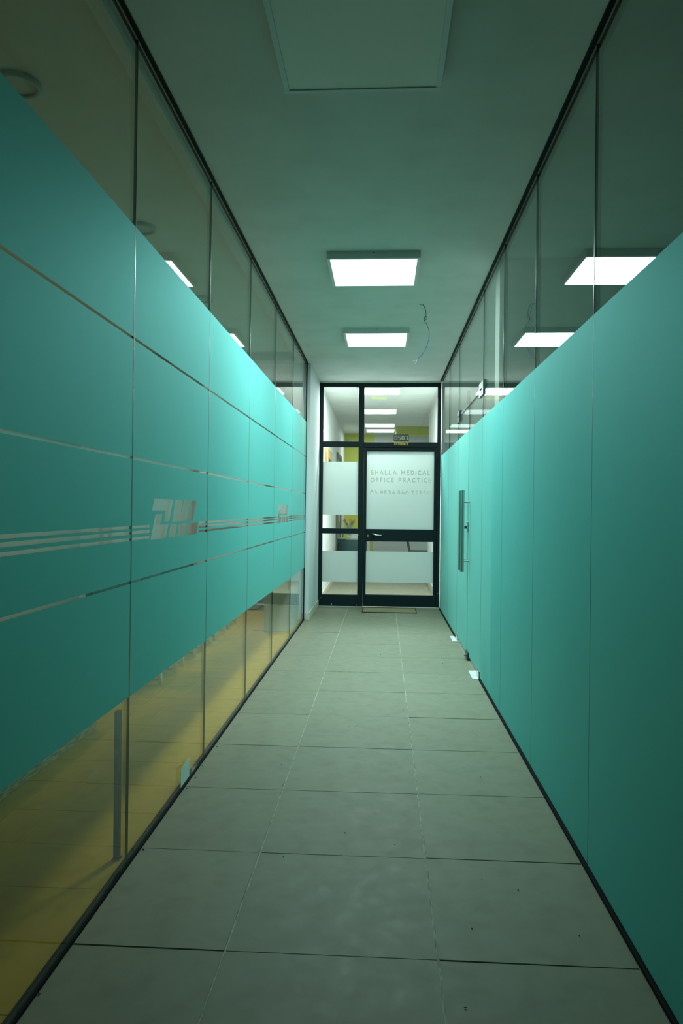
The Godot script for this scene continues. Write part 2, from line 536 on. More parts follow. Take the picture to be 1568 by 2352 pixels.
func build_left_partition() -> void:
	var w := base("wall_left")
	structure(w, "glass partition with a teal frosted band, clear stripes and emblem")
	var joints := [0.32, 1.42, 2.53, 3.64, 4.75, 5.88, 7.03, 8.08, 8.25]
	# clear lines left out of the film: [bottom, top]
	var lines := [[0.987, 0.996], [1.137, 1.1475], [1.1585, 1.1705], [1.1785, 1.189], [1.423, 1.433], [1.841, 1.851]]
	for i in joints.size() - 1:
		var a: float = joints[i] + 0.002
		var b: float = joints[i + 1] - 0.002
		var g := boxed(w, "glass_panel", Vector3(XL - 0.010, 0.006, -b), Vector3(XL, HC - 0.006, -a), M.glass)
		var holes := []
		for s in [-3.36, 0.0, 3.345]:
			if a < 3.45 + s and b > 2.74 + s:
				holes.append_array(logo_polys(s))
		var st := tool()
		var low := 0.590
		var bands := []
		for l in lines:
			bands.append([low, l[0]])
			low = l[1]
		bands.append([low, 2.237])
		var free := []
		if holes.size() > 0:
			# round the emblem the stripes stop and the film is whole but for the emblem itself
			var h0 := 9.0
			var h1 := -9.0
			for h in holes:
				for v in h:
					h0 = minf(h0, v.x - 0.012)
					h1 = maxf(h1, v.x + 0.012)
			h0 = maxf(h0, a)
			h1 = minf(h1, b)
			for bd in bands:
				if bd[0] > 1.43 or bd[1] < 0.99:
					free.append(rect2(a, bd[0], b, bd[1]))
				elif bd[0] < 1.0:
					free.append(rect2(a, bd[0], b, 1.127))
					if h0 > a: free.append(rect2(a, 1.127, h0, bd[1]))
					if b > h1: free.append(rect2(h1, 1.127, b, bd[1]))
				elif bd[1] > 1.4:
					free.append(rect2(a, 1.294, b, bd[1]))
					if h0 > a: free.append(rect2(a, bd[0], h0, 1.294))
					if b > h1: free.append(rect2(h1, bd[0], b, 1.294))
				else:
					if h0 > a: free.append(rect2(a, bd[0], h0, bd[1]))
					if b > h1: free.append(rect2(h1, bd[0], b, bd[1]))
			var middle := [rect2(h0, 1.127, h1, 1.294)]
			for h in holes:
				middle = cut(middle, h)
			free.append_array(middle)
		else:
			for bd in bands:
				free.append(rect2(a, bd[0], b, bd[1]))
		for p in free:
			film_poly(st, p, XL + 0.0006, Vector3.RIGHT)
		var film := part(g, "frosted_film", st, M.frost)
		film.set_meta("label", "teal frosted film with clear stripes")
		if i > 0:
			var sl := tool()
			bx(sl, Vector3(XL - 0.009, 0.590, -a - 0.0005), Vector3(XL + 0.0012, 2.237, -a + 0.0030), 0.0006)
			part(w, "sealant_joint", sl, M.sealant)
			boxed(w, "sealant_joint", Vector3(XL + 0.0007, 0.590, -a + 0.0030), Vector3(XL + 0.0011, 2.237, -a + 0.0085), M.olive_edge_shade)  # dark shading along the glass edge, laid over the film as an olive strip
			boxed(w, "sealant_joint", Vector3(XL - 0.009, 0.012, -a + 0.0005), Vector3(XL + 0.0004, 0.590, -a + 0.0030), M.dark_sealant)
			boxed(w, "sealant_joint", Vector3(XL - 0.009, 2.237, -a - 0.0005), Vector3(XL + 0.0008, HC - 0.01, -a + 0.0035), M.dark_sealant)
	boxed(w, "bottom_track", Vector3(XL - 0.022, -0.01, -8.25), Vector3(XL + 0.0075, 0.005, -0.32), M.track)
	var st2 := tool()
	bx(st2, Vector3(XL, HC - 0.009, -8.25), Vector3(XL + 0.017, HC, -0.32), 0.002)
	bx(st2, Vector3(XL - 0.018, HC - 0.009, -8.25), Vector3(XL - 0.010, HC, -0.32), 0.002)
	part(w, "top_track", st2, M.top_track)
	# the glass leans a little into the corridor towards its top
	w.rotation.z = -0.0045
	w.position = Vector3(XL, 0, 0) - w.basis * Vector3(XL, 0, 0)
	boxed(w, "end_post", Vector3(XL - 0.012, 0.0, -8.262), Vector3(XL + 0.006, HC, -8.25), M.track)

# ------------------------------------------------ right partition with the glass double door
func frost_rect(parent: Node, z0: float, z1: float, y0: float, y1: float) -> void:
	var st := tool()
	film_poly(st, rect2(z0, y0, z1, y1), XR - 0.0006, Vector3.LEFT)
	var f := part(parent, "frosted_film", st, M.frost)
	f.set_meta("label", "teal frosted film")

func build_right_partition() -> void:
	var w := base("wall_right")
	structure(w, "glass partition frosted teal up to head height")
	var joints := [0.5, 1.6, 2.62, 3.615, 4.56, 5.49, 7.25, 8.28, 9.40]
	for i in joints.size() - 1:
		var a: float = joints[i] + 0.0015
		var b: float = joints[i + 1] - 0.0015
		if i == 5:
			# the pane above the double door
			boxed(w, "glass_panel", Vector3(XR, 2.162, -b), Vector3(XR + 0.010, HC - 0.006, -a), M.glass)
		else:
			var g := boxed(w, "glass_panel", Vector3(XR, 0.006, -b), Vector3(XR + 0.010, HC - 0.006, -a), M.glass)
			frost_rect(g, a, b, 0.016, 1.945)
		if i > 0:
			boxed(w, "sealant_joint", Vector3(XR - 0.001, 0.012, -a - 0.0005), Vector3(XR + 0.009, HC - 0.01, -a + 0.0035), M.dark_sealant)
	var tr := tool()
	bx(tr, Vector3(XR - 0.010, -0.01, -5.49), Vector3(XR + 0.022, 0.008, -0.5))
	bx(tr, Vector3(XR - 0.010, -0.01, -9.40), Vector3(XR + 0.022, 0.008, -7.25))
	part(w, "bottom_track", tr, M.track)
	var st2 := tool()
	bx(st2, Vector3(XR - 0.020, HC - 0.009, -9.40), Vector3(XR, HC, -0.5), 0.002)
	bx(st2, Vector3(XR + 0.010, HC - 0.009, -9.40), Vector3(XR + 0.018, HC, -0.5), 0.002)
	part(w, "top_track", st2, M.top_track)
	# patch fittings on the fixed panes above the leaves
	for e in [[5.49, 1.0], [7.25, -1.0]]:
		var st := tool()
		var z: float = e[0]
		var s: float = e[1]
		bx(st, Vector3(XR - 0.010, 2.165, minf(-z - s * 0.16, -z + s * 0.07)), Vector3(XR + 0.020, 2.215, maxf(-z - s * 0.16, -z + s * 0.07)), 0.002)
		bx(st, Vector3(XR - 0.0095, 2.105, minf(-z, -z + s * 0.07)), Vector3(XR + 0.0195, 2.17, maxf(-z, -z + s * 0.07)), 0.002)
		part(w, "patch_fitting", st, M.dark_steel)
	glass_leaf("door_2", 5.495, 6.345, 1.0)
	glass_leaf("door_3", 6.352, 7.245, -1.0)

func glass_leaf(called: String, z0: float, z1: float, s: float) -> void:
	# s = 1: hinged at z0, -1: hinged at z1
	var d := base(called)
	structure(d, "frosted glass door leaf with a tall steel pull" if s > 0 else "far frosted glass door leaf with a tall steel pull")
	var g := boxed(d, "glass_pane", Vector3(XR, 0.012, -z1), Vector3(XR + 0.010, 2.158, -z0), M.glass)
	frost_rect(g, z0, z1, 0.03, 1.945)
	boxed(g, "top_edge", Vector3(XR - 0.0006, 2.152, -z1), Vector3(XR + 0.0106, 2.1585, -z0), M.track)
	boxed(g, "meeting_edge", Vector3(XR - 0.0008, 0.012, (-z1 if s > 0 else -z0 - 0.003)), Vector3(XR + 0.0106, 2.158, (-z1 + 0.003 if s > 0 else -z0)), M.dark_sealant)
	# hinge fittings, top and bottom
	var hz := z0 if s > 0 else z1
	for top in [true, false]:
		var st := tool()
		var y0 := 2.108 if top else 0.010
		var y1 := 2.156 if top else 0.062
		var za := -hz - s * 0.16
		bx(st, Vector3(XR - 0.010, y0, minf(-hz, za)), Vector3(XR + 0.020, y1, maxf(-hz, za)), 0.002)
		part(d, "hinge_clamp", st, M.dark_steel if top else M.steel)
	# white cover plate of the floor spring
	var pz := 5.64 if s > 0 else 7.205
	var pl := boxed(d, "floor_plate", Vector3(0.677, -0.001, -pz - 0.145), Vector3(XR + 0.012, 0.004, -pz + 0.145), M.floor_plate, 0.001)
	for k in [-0.06, 0.03]:
		var sc := tool()
		tube(sc, PackedVector3Array([Vector3(0.693, 0.003, -pz + k), Vector3(0.693, 0.0052, -pz + k)]), 0.0035, 8)
		part(pl, "screw", sc, M.screw)
	# tall tubular pull on stand-offs
	var hx := XR - 0.058
	var hz2 := 6.262 if s > 0 else 6.445
	var st3 := tool()
	tube(st3, PackedVector3Array([Vector3(hx, 0.735, -hz2), Vector3(hx, 1.425, -hz2)]), 0.0155, 20)
	var bar := part(d, "pull_bar", st3, M.steel)
	for y in [0.826, 1.329]:
		var so := tool()
		tube(so, PackedVector3Array([Vector3(hx + 0.012, y, -hz2), Vector3(XR - 0.004, y, -hz2)]), 0.0085, 12)
		tube(so, PackedVector3Array([Vector3(XR - 0.005, y, -hz2), Vector3(XR, y, -hz2)]), 0.0125, 14)
		part(bar, "stand_off", so, M.steel)
	if s > 0:
		# cylinder lock half-way up and bolt lock at the foot
		var lk := tool()
		bx(lk, Vector3(XR - 0.014, 1.069, -6.345), Vector3(XR - 0.0005, 1.163, -6.300), 0.006)
		var lock := part(d, "lock_case", lk, M.steel)
		var cy := tool()
		tube(cy, PackedVector3Array([Vector3(XR - 0.014, 1.112, -6.322), Vector3(XR - 0.034, 1.112, -6.322)]), 0.013, 16)
		part(lock, "lock_cylinder", cy, M.dark_steel)
		var bl := tool()
		bx(bl, Vector3(XR - 0.016, 0.006, -6.345), Vector3(XR + 0.024, 0.062, -6.19), 0.002)
		var foot := part(d, "foot_lock", bl, M.dark_steel)
		var kc := tool()
		tube(kc, PackedVector3Array([Vector3(XR - 0.016, 0.034, -6.25), Vector3(XR - 0.036, 0.034, -6.25)]), 0.012, 14)
		part(foot, "lock_cylinder", kc, M.steel)

# ------------------------------------------------ entrance door
func pane(parent: Node, x0: float, y0: float, x1: float, y1: float) -> MeshInstance3D:
	return boxed(parent, "glass_pane", Vector3(x0, y0, ZD - 0.034), Vector3(x1, y1, ZD - 0.026), M.office_glass)

func front_film(parent: Node, x0: float, y0: float, x1: float, y1: float, m: Material, uv := false) -> void:
	var st := tool()
	var z := ZD - 0.0255
	var p := [Vector3(x0, y0, z), Vector3(x1, y0, z), Vector3(x1, y1, z), Vector3(x0, y1, z)]
	var t := [Vector2(0, 1), Vector2(1, 1), Vector2(1, 0), Vector2(0, 0)]
	for i in [0, 2, 1, 0, 3, 2]:
		st.set_uv(t[i])
		st.add_vertex(p[i])
	var f := part(parent, "frosted_film", st, m)
	f.set_meta("label", "white frosted film" if not uv else "white frosted film with clear lettering")

func build_entrance() -> void:
	var d := base("door_1")
	structure(d, "dark aluminium entrance door with sidelight and transom window")
	var za := ZD - 0.06
	var zf := ZD
	var fr := tool()
	var bars := [
		[-0.829, 0.0, -0.782, 2.886], [0.686, 0.0, 0.7285, 2.886], [-0.782, 2.837, 0.686, 2.886],
		[-0.323, 0.0, -0.254, 2.837], [-0.782, 2.058, -0.323, 2.129], [-0.254, 2.052, 0.686, 2.122],
		[-0.782, 0.940, -0.323, 1.007], [-0.782, 0.0, -0.323, 0.151]]
	for b in bars:
		bx(fr, Vector3(b[0], b[1], za), Vector3(b[2], b[3], zf - (0.002 if b[0] == -0.782 or b[0] == -0.254 else 0.0)), 0.0025)
	part(d, "frame", fr, M.frame)
	boxed(d, "ceiling_seal", Vector3(-0.829, 2.886, za + 0.01), Vector3(0.7285, HC, zf - 0.008), M.wall)
	boxed(d, "threshold", Vector3(-0.829, 0.0, zf), Vector3(0.7285, 0.004, zf + 0.012), M.floor_plate)
	# fixed panes
	pane(d, -0.782, 2.129, -0.323, 2.837)
	pane(d, -0.254, 2.122, 0.686, 2.837)
	var s1 := pane(d, -0.782, 1.007, -0.323, 2.058)
	front_film(s1, -0.782, 1.184, -0.323, 1.868, M.white_frost)
	var s2 := pane(d, -0.782, 0.151, -0.323, 0.940)
	front_film(s2, -0.782, 0.314, -0.323, 0.714, M.white_frost)
	# the leaf
	var lf := tool()
	var zl := zf - 0.004
	for b in [[-0.252, 0.008, -0.216, 2.050], [0.648, 0.008, 0.684, 2.050], [-0.216, 2.013, 0.648, 2.050], [-0.216, 0.845, 0.648, 1.003], [-0.216, 0.008, 0.648, 0.158]]:
		bx(lf, Vector3(b[0], b[1], za + 0.004), Vector3(b[2], b[3], zl - (0.0 if b[0] < -0.25 or b[0] > 0.6 else 0.0015)), 0.003)
	var leaf := part(d, "leaf", lf, M.leaf)
	# sloping glazing bead round the upper pane
	var gb := tool()
	bx(gb, Vector3(-0.216, 2.004, zl - 0.016), Vector3(0.648, 2.013, zl - 0.004), 0.004)
	part(leaf, "glazing_bead", gb, M.frame)
	var p1 := pane(leaf, -0.216, 1.003, 0.648, 2.013)
	p1.set_meta("label", "upper pane with frosted film and clear lettering")
	front_film(leaf, -0.216, 1.003, 0.648, 1.43, M.white_frost)
	front_film(leaf, -0.216, 1.79, 0.648, 2.013, M.white_frost)
	var tm: StandardMaterial3D = M.white_frost.duplicate()
	tm.albedo_texture = ImageTexture.create_from_image(lettering())
	tm.transparency = BaseMaterial3D.TRANSPARENCY_ALPHA
	tm.roughness = 0.6
	tm.texture_repeat = false
	front_film(leaf, -0.216, 1.43, 0.648, 1.79, tm, true)
	pane(leaf, -0.216, 0.158, 0.648, 0.845)
	front_film(leaf, -0.216, 0.316, 0.648, 0.714, M.white_frost)
	# lever handle
	var hn := tool()
	bx(hn, Vector3(-0.146, 0.872, zl - 0.001), Vector3(-0.118, 0.975, zl + 0.006), 0.003)
	var plate := part(leaf, "handle_plate", hn, M.leaf)
	plate.set_meta("label", "dark handle plate")
	var lv := tool()
	tube(lv, PackedVector3Array([Vector3(-0.132, 0.945, zl), Vector3(-0.132, 0.945, zl + 0.04), Vector3(-0.128, 0.944, zl + 0.050), Vector3(-0.115, 0.938, zl + 0.054), Vector3(-0.07, 0.928, zl + 0.054), Vector3(-0.017, 0.925, zl + 0.052)]), 0.009, 12, 0.0065)
	var lever := part(leaf, "lever_handle", lv, M.chrome)
	lever.set_meta("label", "chrome lever")
	var ck := tool()
	tube(ck, PackedVector3Array([Vector3(-0.194, 0.917, zl - 0.002), Vector3(-0.194, 0.917, zl + 0.010)]), 0.0125, 18)
	var cyl := part(leaf, "lock_cylinder", ck, M.brass)
	cyl.set_meta("label", "brass lock cylinder")
	for y in [0.30, 1.10, 1.85]:
		var hg := tool()
		tube(hg, PackedVector3Array([Vector3(0.686, y, zl + 0.004), Vector3(0.686, y + 0.09, zl + 0.004)]), 0.008, 12)
		part(leaf, "hinge", hg, M.leaf)
	# paint chips on the frame
	for c in [[-0.79, 0.11, 0.005], [-0.655, 0.028, 0.009], [-0.31, 0.925, 0.005], [0.71, 0.19, 0.004], [-0.325, 1.008, 0.004], [-0.33, 0.02, 0.006], [-0.247, 0.03, 0.006]]:
		var ch := tool()
		bx(ch, Vector3(c[0] - c[2] * 0.5, c[1] - c[2], ZD - 0.001), Vector3(c[0] + c[2] * 0.5, c[1] + c[2], ZD + 0.0012), 0.001, Transform3D())
		part(d, "paint_chip", ch, M.floor_plate)

func stroke(im: Image, ppm: float, pts: Array, ox: float, oy: float, sx: float, sy: float, wide: float) -> void:
	# clears the film along a line of points; units are metres from the top left of the film
	for i in pts.size() - 1:
		var a := Vector2(ox + pts[i][0] * sx, oy - pts[i][1] * sy) * ppm
		var b := Vector2(ox + pts[i + 1][0] * sx, oy - pts[i + 1][1] * sy) * ppm
		var r := wide * 0.5 * ppm
		for y in range(int(minf(a.y, b.y) - r - 1), int(maxf(a.y, b.y) + r + 2)):
			for x in range(int(minf(a.x, b.x) - r - 1), int(maxf(a.x, b.x) + r + 2)):
				if x < 0 or y < 0 or x >= im.get_width() or y >= im.get_height():
					continue
				var p := Vector2(x + 0.5, y + 0.5)
				var q := Geometry2D.get_closest_point_to_segment(p, a, b)
				var al := clampf(p.distance_to(q) - r + 0.5, 0.0, 1.0)
				var c := im.get_pixel(x, y)
				if al < c.a:
					c.a = al
					im.set_pixel(x, y, c)

func arc(cx: float, cy: float, rx: float, ry: float, a0: float, a1: float) -> Array:
	var res := []
	for i in 13:
		var a := deg_to_rad(lerpf(a0, a1, i / 12.0))
		res.append([cx + rx * cos(a), cy + ry * sin(a)])
	return res

func lettering() -> Image:
	var ppm := 1600.0
	var im := Image.create(int(0.864 * ppm), int(0.36 * ppm), false, Image.FORMAT_RGBA8)
	im.fill(Color(1, 1, 1, 1))
	# stroke letters in a box one unit high; first the width
	var F := {
		"S": [0.62, arc(0.31, 0.745, 0.27, 0.255, 30, 270), arc(0.31, 0.245, 0.29, 0.245, 90, -150)],
		"H": [0.72, [[0.04, 0], [0.04, 1]], [[0.68, 0], [0.68, 1]], [[0.04, 0.52], [0.68, 0.52]]],
		"A": [0.76, [[0.0, 0], [0.38, 1], [0.76, 0]], [[0.14, 0.33], [0.62, 0.33]]],
		"L": [0.54, [[0.04, 1], [0.04, 0], [0.54, 0]]],
		"M": [0.88, [[0.04, 0], [0.04, 1], [0.44, 0.22], [0.84, 1], [0.84, 0]]],
		"E": [0.56, [[0.56, 1], [0.04, 1], [0.04, 0], [0.56, 0]], [[0.04, 0.52], [0.5, 0.52]]],
		"D": [0.72, [[0.04, 0], [0.04, 1], [0.3, 1]], arc(0.3, 0.5, 0.4, 0.5, 90, -90), [[0.3, 0], [0.04, 0]]],
		"I": [0.10, [[0.05, 0], [0.05, 1]]],
		"C": [0.68, arc(0.42, 0.5, 0.40, 0.5, 50, 310)],
		"O": [0.84, arc(0.42, 0.5, 0.40, 0.5, 0, 360)],
		"F": [0.54, [[0.54, 1], [0.04, 1], [0.04, 0]], [[0.04, 0.52], [0.48, 0.52]]],
		"P": [0.60, [[0.04, 0], [0.04, 1], [0.3, 1]], arc(0.3, 0.73, 0.28, 0.27, 90, -90), [[0.3, 0.46], [0.04, 0.46]]],
		"R": [0.64, [[0.04, 0], [0.04, 1], [0.3, 1]], arc(0.3, 0.74, 0.27, 0.26, 90, -90), [[0.3, 0.48], [0.04, 0.48]], [[0.32, 0.48], [0.62, 0]]],
		"T": [0.64, [[0.0, 1], [0.64, 1]], [[0.32, 1], [0.32, 0]]],
		" ": [0.30],
	}
	for row in [["SHALLA MEDICAL", 0.053, 0.756, 0.084], ["OFFICE PRACTICE", 0.054, 0.768, 0.181]]:
		var text: String = row[0]
		var high := 0.050
		var total := 0.0
		for ch in text:
			total += F[ch][0] * high
		var gap: float = (row[2] - total) / (text.length() - 1)
		var x: float = row[1] + 0.002
		for ch in text:
			for k in range(1, F[ch].size()):
				stroke(im, ppm, F[ch][k], x, row[3] - 0.003, high, high, 0.0078)
			x += F[ch][0] * high + gap
	# the third line, in Ethiopic letters
	var arch := [[0.05, 0.0], [0.12, 0.5], [0.3, 0.72], [0.55, 0.72], [0.75, 0.55], [0.78, 0.0]]
	var G := [
		[arch, [[0.1, 0.95], [0.85, 0.95]], [[0.42, 0.72], [0.45, 0.45]]],
		[[[0.1, 0.0], [0.4, 0.75], [0.75, 0.0]], [[0.4, 0.75], [0.25, 0.9]]],
		[],
		[arc(0.25, 0.45, 0.22, 0.25, 0, 360), arc(0.65, 0.45, 0.22, 0.25, 0, 360), [[0.45, 0.4], [0.55, 0.0], [0.75, 0.0]]],
		[[[0.1, 0.75], [0.8, 0.75]], arc(0.42, 0.4, 0.25, 0.3, 0, 360), [[0.42, 0.1], [0.75, 0.0]]],
		[[[0.05, 0.75], [0.4, 0.75], [0.4, 0.0]], [[0.4, 0.55], [0.75, 0.6], [0.8, 0.0]]],
		[[[0.08, 0.0], [0.4, 0.72], [0.7, 0.2]], arc(0.55, 0.15, 0.18, 0.16, 0, 360)],
		[],
		[[[0.1, 0.05], [0.4, 0.45], [0.75, 0.05]], [[0.4, 0.45], [0.2, 0.8]], [[0.4, 0.45], [0.65, 0.8]]],
		[arc(0.4, 0.25, 0.3, 0.25, 0, 360), [[0.4, 0.5], [0.3, 0.85]], [[0.65, 0.2], [0.85, 0.0]]],
		[arch],
		[],
		[[[0.1, 0.95], [0.8, 0.95]], [[0.15, 0.68], [0.75, 0.68]], [[0.5, 0.68], [0.5, 0.0]]],
		[[[0.6, 0.8], [0.3, 0.75], [0.25, 0.35]], arc(0.5, 0.22, 0.26, 0.22, 150, 400)],
		[[[0.05, 0.75], [0.4, 0.75], [0.4, 0.0]], [[0.4, 0.55], [0.7, 0.6], [0.75, 0.0]], [[0.75, 0.3], [0.9, 0.3]]],
		[[[0.45, 0.9], [0.45, 0.0], [0.8, 0.0]], [[0.1, 0.55], [0.85, 0.55]]],
		[arch],
	]
	var x := 0.050
	for g in G:
		if g.size() == 0:
			x += 0.018
			continue
		for s in g:
			stroke(im, ppm, s, x, 0.331, 0.044, 0.050, 0.0062)
		x += 0.0522
	return im

# ------------------------------------------------ the room behind the left glass
func build_side_room() -> void:
	# soffit strip along the glass and the beam near the far end
	var s := base("trim_1")
	structure(s, "pale soffit strip behind the top of the left glass")
	boxed(s, "soffit", Vector3(-0.958, HC - 0.045, -7.68), Vector3(XL - 0.020, HC, -0.3), M.wall, 0.002)
	var b := base("trim_2")
	structure(b, "dark beam across the ceiling of the left room")
	boxed(b, "beam", Vector3(-4.0, HC - 0.09, -7.83), Vector3(-0.93, HC, -7.68), M.dull_wall, 0.003)
	structure(boxed(self, "wall_low", Vector3(-1.20, 0, -8.25), Vector3(-0.93, 0.60, -7.42), M.wall, 0.003))
	# round downlights on the ceiling
	for k in 4:
		var z: float = [-2.78, -4.24, -5.69, -8.06][k]
		var d := base("downlight", Vector3(-1.43, HC, z))
		var lit := k == 3
		tag(d, "lit round downlight behind the left glass" if lit else "%s unlit round downlight from the lit one, behind the left glass" % ["third", "second", "first", ""][k], "downlight", "" if lit else "unlit round downlights")
		var st := tool()
		lathe(st, Vector3.ZERO, [[0.085, 0.0], [0.085, -0.018], [0.08, -0.022], [0.066, -0.022], [0.066, -0.014]])
		part(d, "rim", st, M.downlight_off)
		var st2 := tool()
		lathe(st2, Vector3.ZERO, [[0.066, -0.014], [0.0, -0.014]])
		part(d, "lens", st2, M.lamp_on if lit else M.downlight_off)
		if lit:
			var l := SpotLight3D.new()
			l.name = "downlight_glow"
			l.light_color = Color(0.95, 1.0, 0.85).linear_to_srgb()
			l.light_energy = 2.5
			l.light_size = 0.06
			l.spot_angle = 70
			l.spot_range = 12
			l.shadow_enabled = true
			d.add_child(l)
			l.position = Vector3(0, -0.026, 0)
			l.rotation_degrees.x = -90
	# added pendant, never in view, that warms the yellow floor
	var pl := base("added_pendant_lamp", Vector3(-2.7, 1.95, -5.4))
	tag(pl, "added unseen pendant lamp to light the yellow floor behind the left frosted glass", "pendant lamp")
	var ps := tool()
	lathe(ps, Vector3.ZERO, [[0.16, 0.0], [0.15, 0.06], [0.07, 0.16], [0.03, 0.19], [0.0, 0.19]])
	part(pl, "shade", ps, M.bin)
	ps = tool()
	tube(ps, PackedVector3Array([Vector3(0, 0.19, 0), Vector3(0, HC - 1.95, 0)]), 0.004, 8)
	part(pl, "cord", ps, M.bin)
	ps = tool()
	lathe(ps, Vector3.ZERO, [[0.0, 0.03], [0.025, 0.04], [0.035, 0.07], [0.025, 0.10], [0.0, 0.12]], 16)
	part(pl, "bulb", ps, M.bulb)
	var pg := SpotLight3D.new()
	pg.name = "added_pendant_glow"
	pg.light_color = Color(1.0, 0.86, 0.42).linear_to_srgb()
	pg.light_energy = 0.75
	pg.light_size = 0.1
	pg.spot_angle = 76
	pg.spot_range = 15
	pg.shadow_enabled = true
	pl.add_child(pg)
	pg.position = Vector3(0, -0.01, 0)
	pg.rotation_degrees.x = -90
	# row of waiting chairs with bright steel legs
	var c0 := base("waiting_chair", Vector3(-1.79, 0, -5.30))
	tag(c0, "first dark waiting chair from the wooden bench, behind the left glass", "chair", "waiting chairs in a row behind the left glass")
	var st3 := tool()
	bx(st3, Vector3(-0.24, 0.40, -0.235), Vector3(0.24, 0.46, 0.235), 0.02)
	part(c0, "seat", st3, M.grey_fabric)
	st3 = tool()
	bx(st3, Vector3(-0.03, 0.0, -0.235), Vector3(0.03, 0.42, 0.235), 0.02, Transform3D(Basis(Vector3.BACK, 0.16), Vector3(-0.25, 0.47, 0)))
	part(c0, "backrest", st3, M.grey_fabric)
	for sx in [-1.0, 1.0]:
		for sz in [-1.0, 1.0]:
			var lg := tool()
			tube(lg, PackedVector3Array([Vector3(sx * 0.20, 0.40, sz * 0.16), Vector3(sx * 0.23, 0.0, sz * 0.185)]), 0.016, 12)
			part(c0, "leg", lg, M.chrome)
	for sz in [-1.0, 1.0]:
		var br := tool()
		tube(br, PackedVector3Array([Vector3(-0.22, 0.03, sz * 0.183), Vector3(0.22, 0.03, sz * 0.183)]), 0.008, 10)
		part(c0, "stretcher", br, M.chrome)
	for k in range(1, 5):
		var c := c0.duplicate()
		c.name = numbered("waiting_chair")
		c.set_meta("label", "%s dark waiting chair from the wooden bench, behind the left glass" % ["", "second", "third", "fourth", "fifth"][k])
		add_child(c)
		c.position = Vector3(-1.79 - 0.006 * k, 0, -5.30 - 0.60 * k)
		c.rotation.y = 0.03 * (k % 3 - 1)
	# low wooden plank box
	var w := base("wooden_bench", Vector3(-1.76, 0, -3.35))
	tag(w, "low pale wooden bench on the floor behind the near left glass", "bench")
	boxed(w, "front_board", Vector3(0.13, 0.0, -0.72), Vector3(0.152, 0.115, 1.6), M.plank, 0.003)
	boxed(w, "seat_board", Vector3(-0.16, 0.115, -0.74), Vector3(0.16, 0.14, 1.62), M.plank, 0.004)
	boxed(w, "back_board", Vector3(-0.152, 0.0, -0.72), Vector3(-0.13, 0.115, 1.6), M.plank, 0.003)
	# dark upright behind the glass
	var p := base("upright_post", Vector3(-0.935, 0, -2.565))
	tag(p, "short dark upright post standing close behind the left glass", "post")
	boxed(p, "shaft", Vector3(-0.010, 0.006, -0.013), Vector3(0.010, 0.53, 0.013), M.post, 0.003)
	boxed(p, "foot_plate", Vector3(-0.014, 0.0, -0.017), Vector3(0.014, 0.006, 0.017), M.post, 0.002)
	# rubbish bin behind the right glass
	var r := base("waste_bin", Vector3(XR + 0.165, 0, -5.31))
	tag(r, "dark waste bin showing dimly through the right frosted glass", "bin")
	var bn := tool()
	lathe(bn, Vector3.ZERO, [[0.0, 0.0], [0.105, 0.0], [0.125, 0.25]])
	part(r, "body", bn, M.bin)
	bn = tool()
	lathe(bn, Vector3.ZERO, [[0.125, 0.25], [0.128, 0.262], [0.11, 0.285], [0.06, 0.30], [0.0, 0.304]])
	part(r, "lid", bn, M.bin)

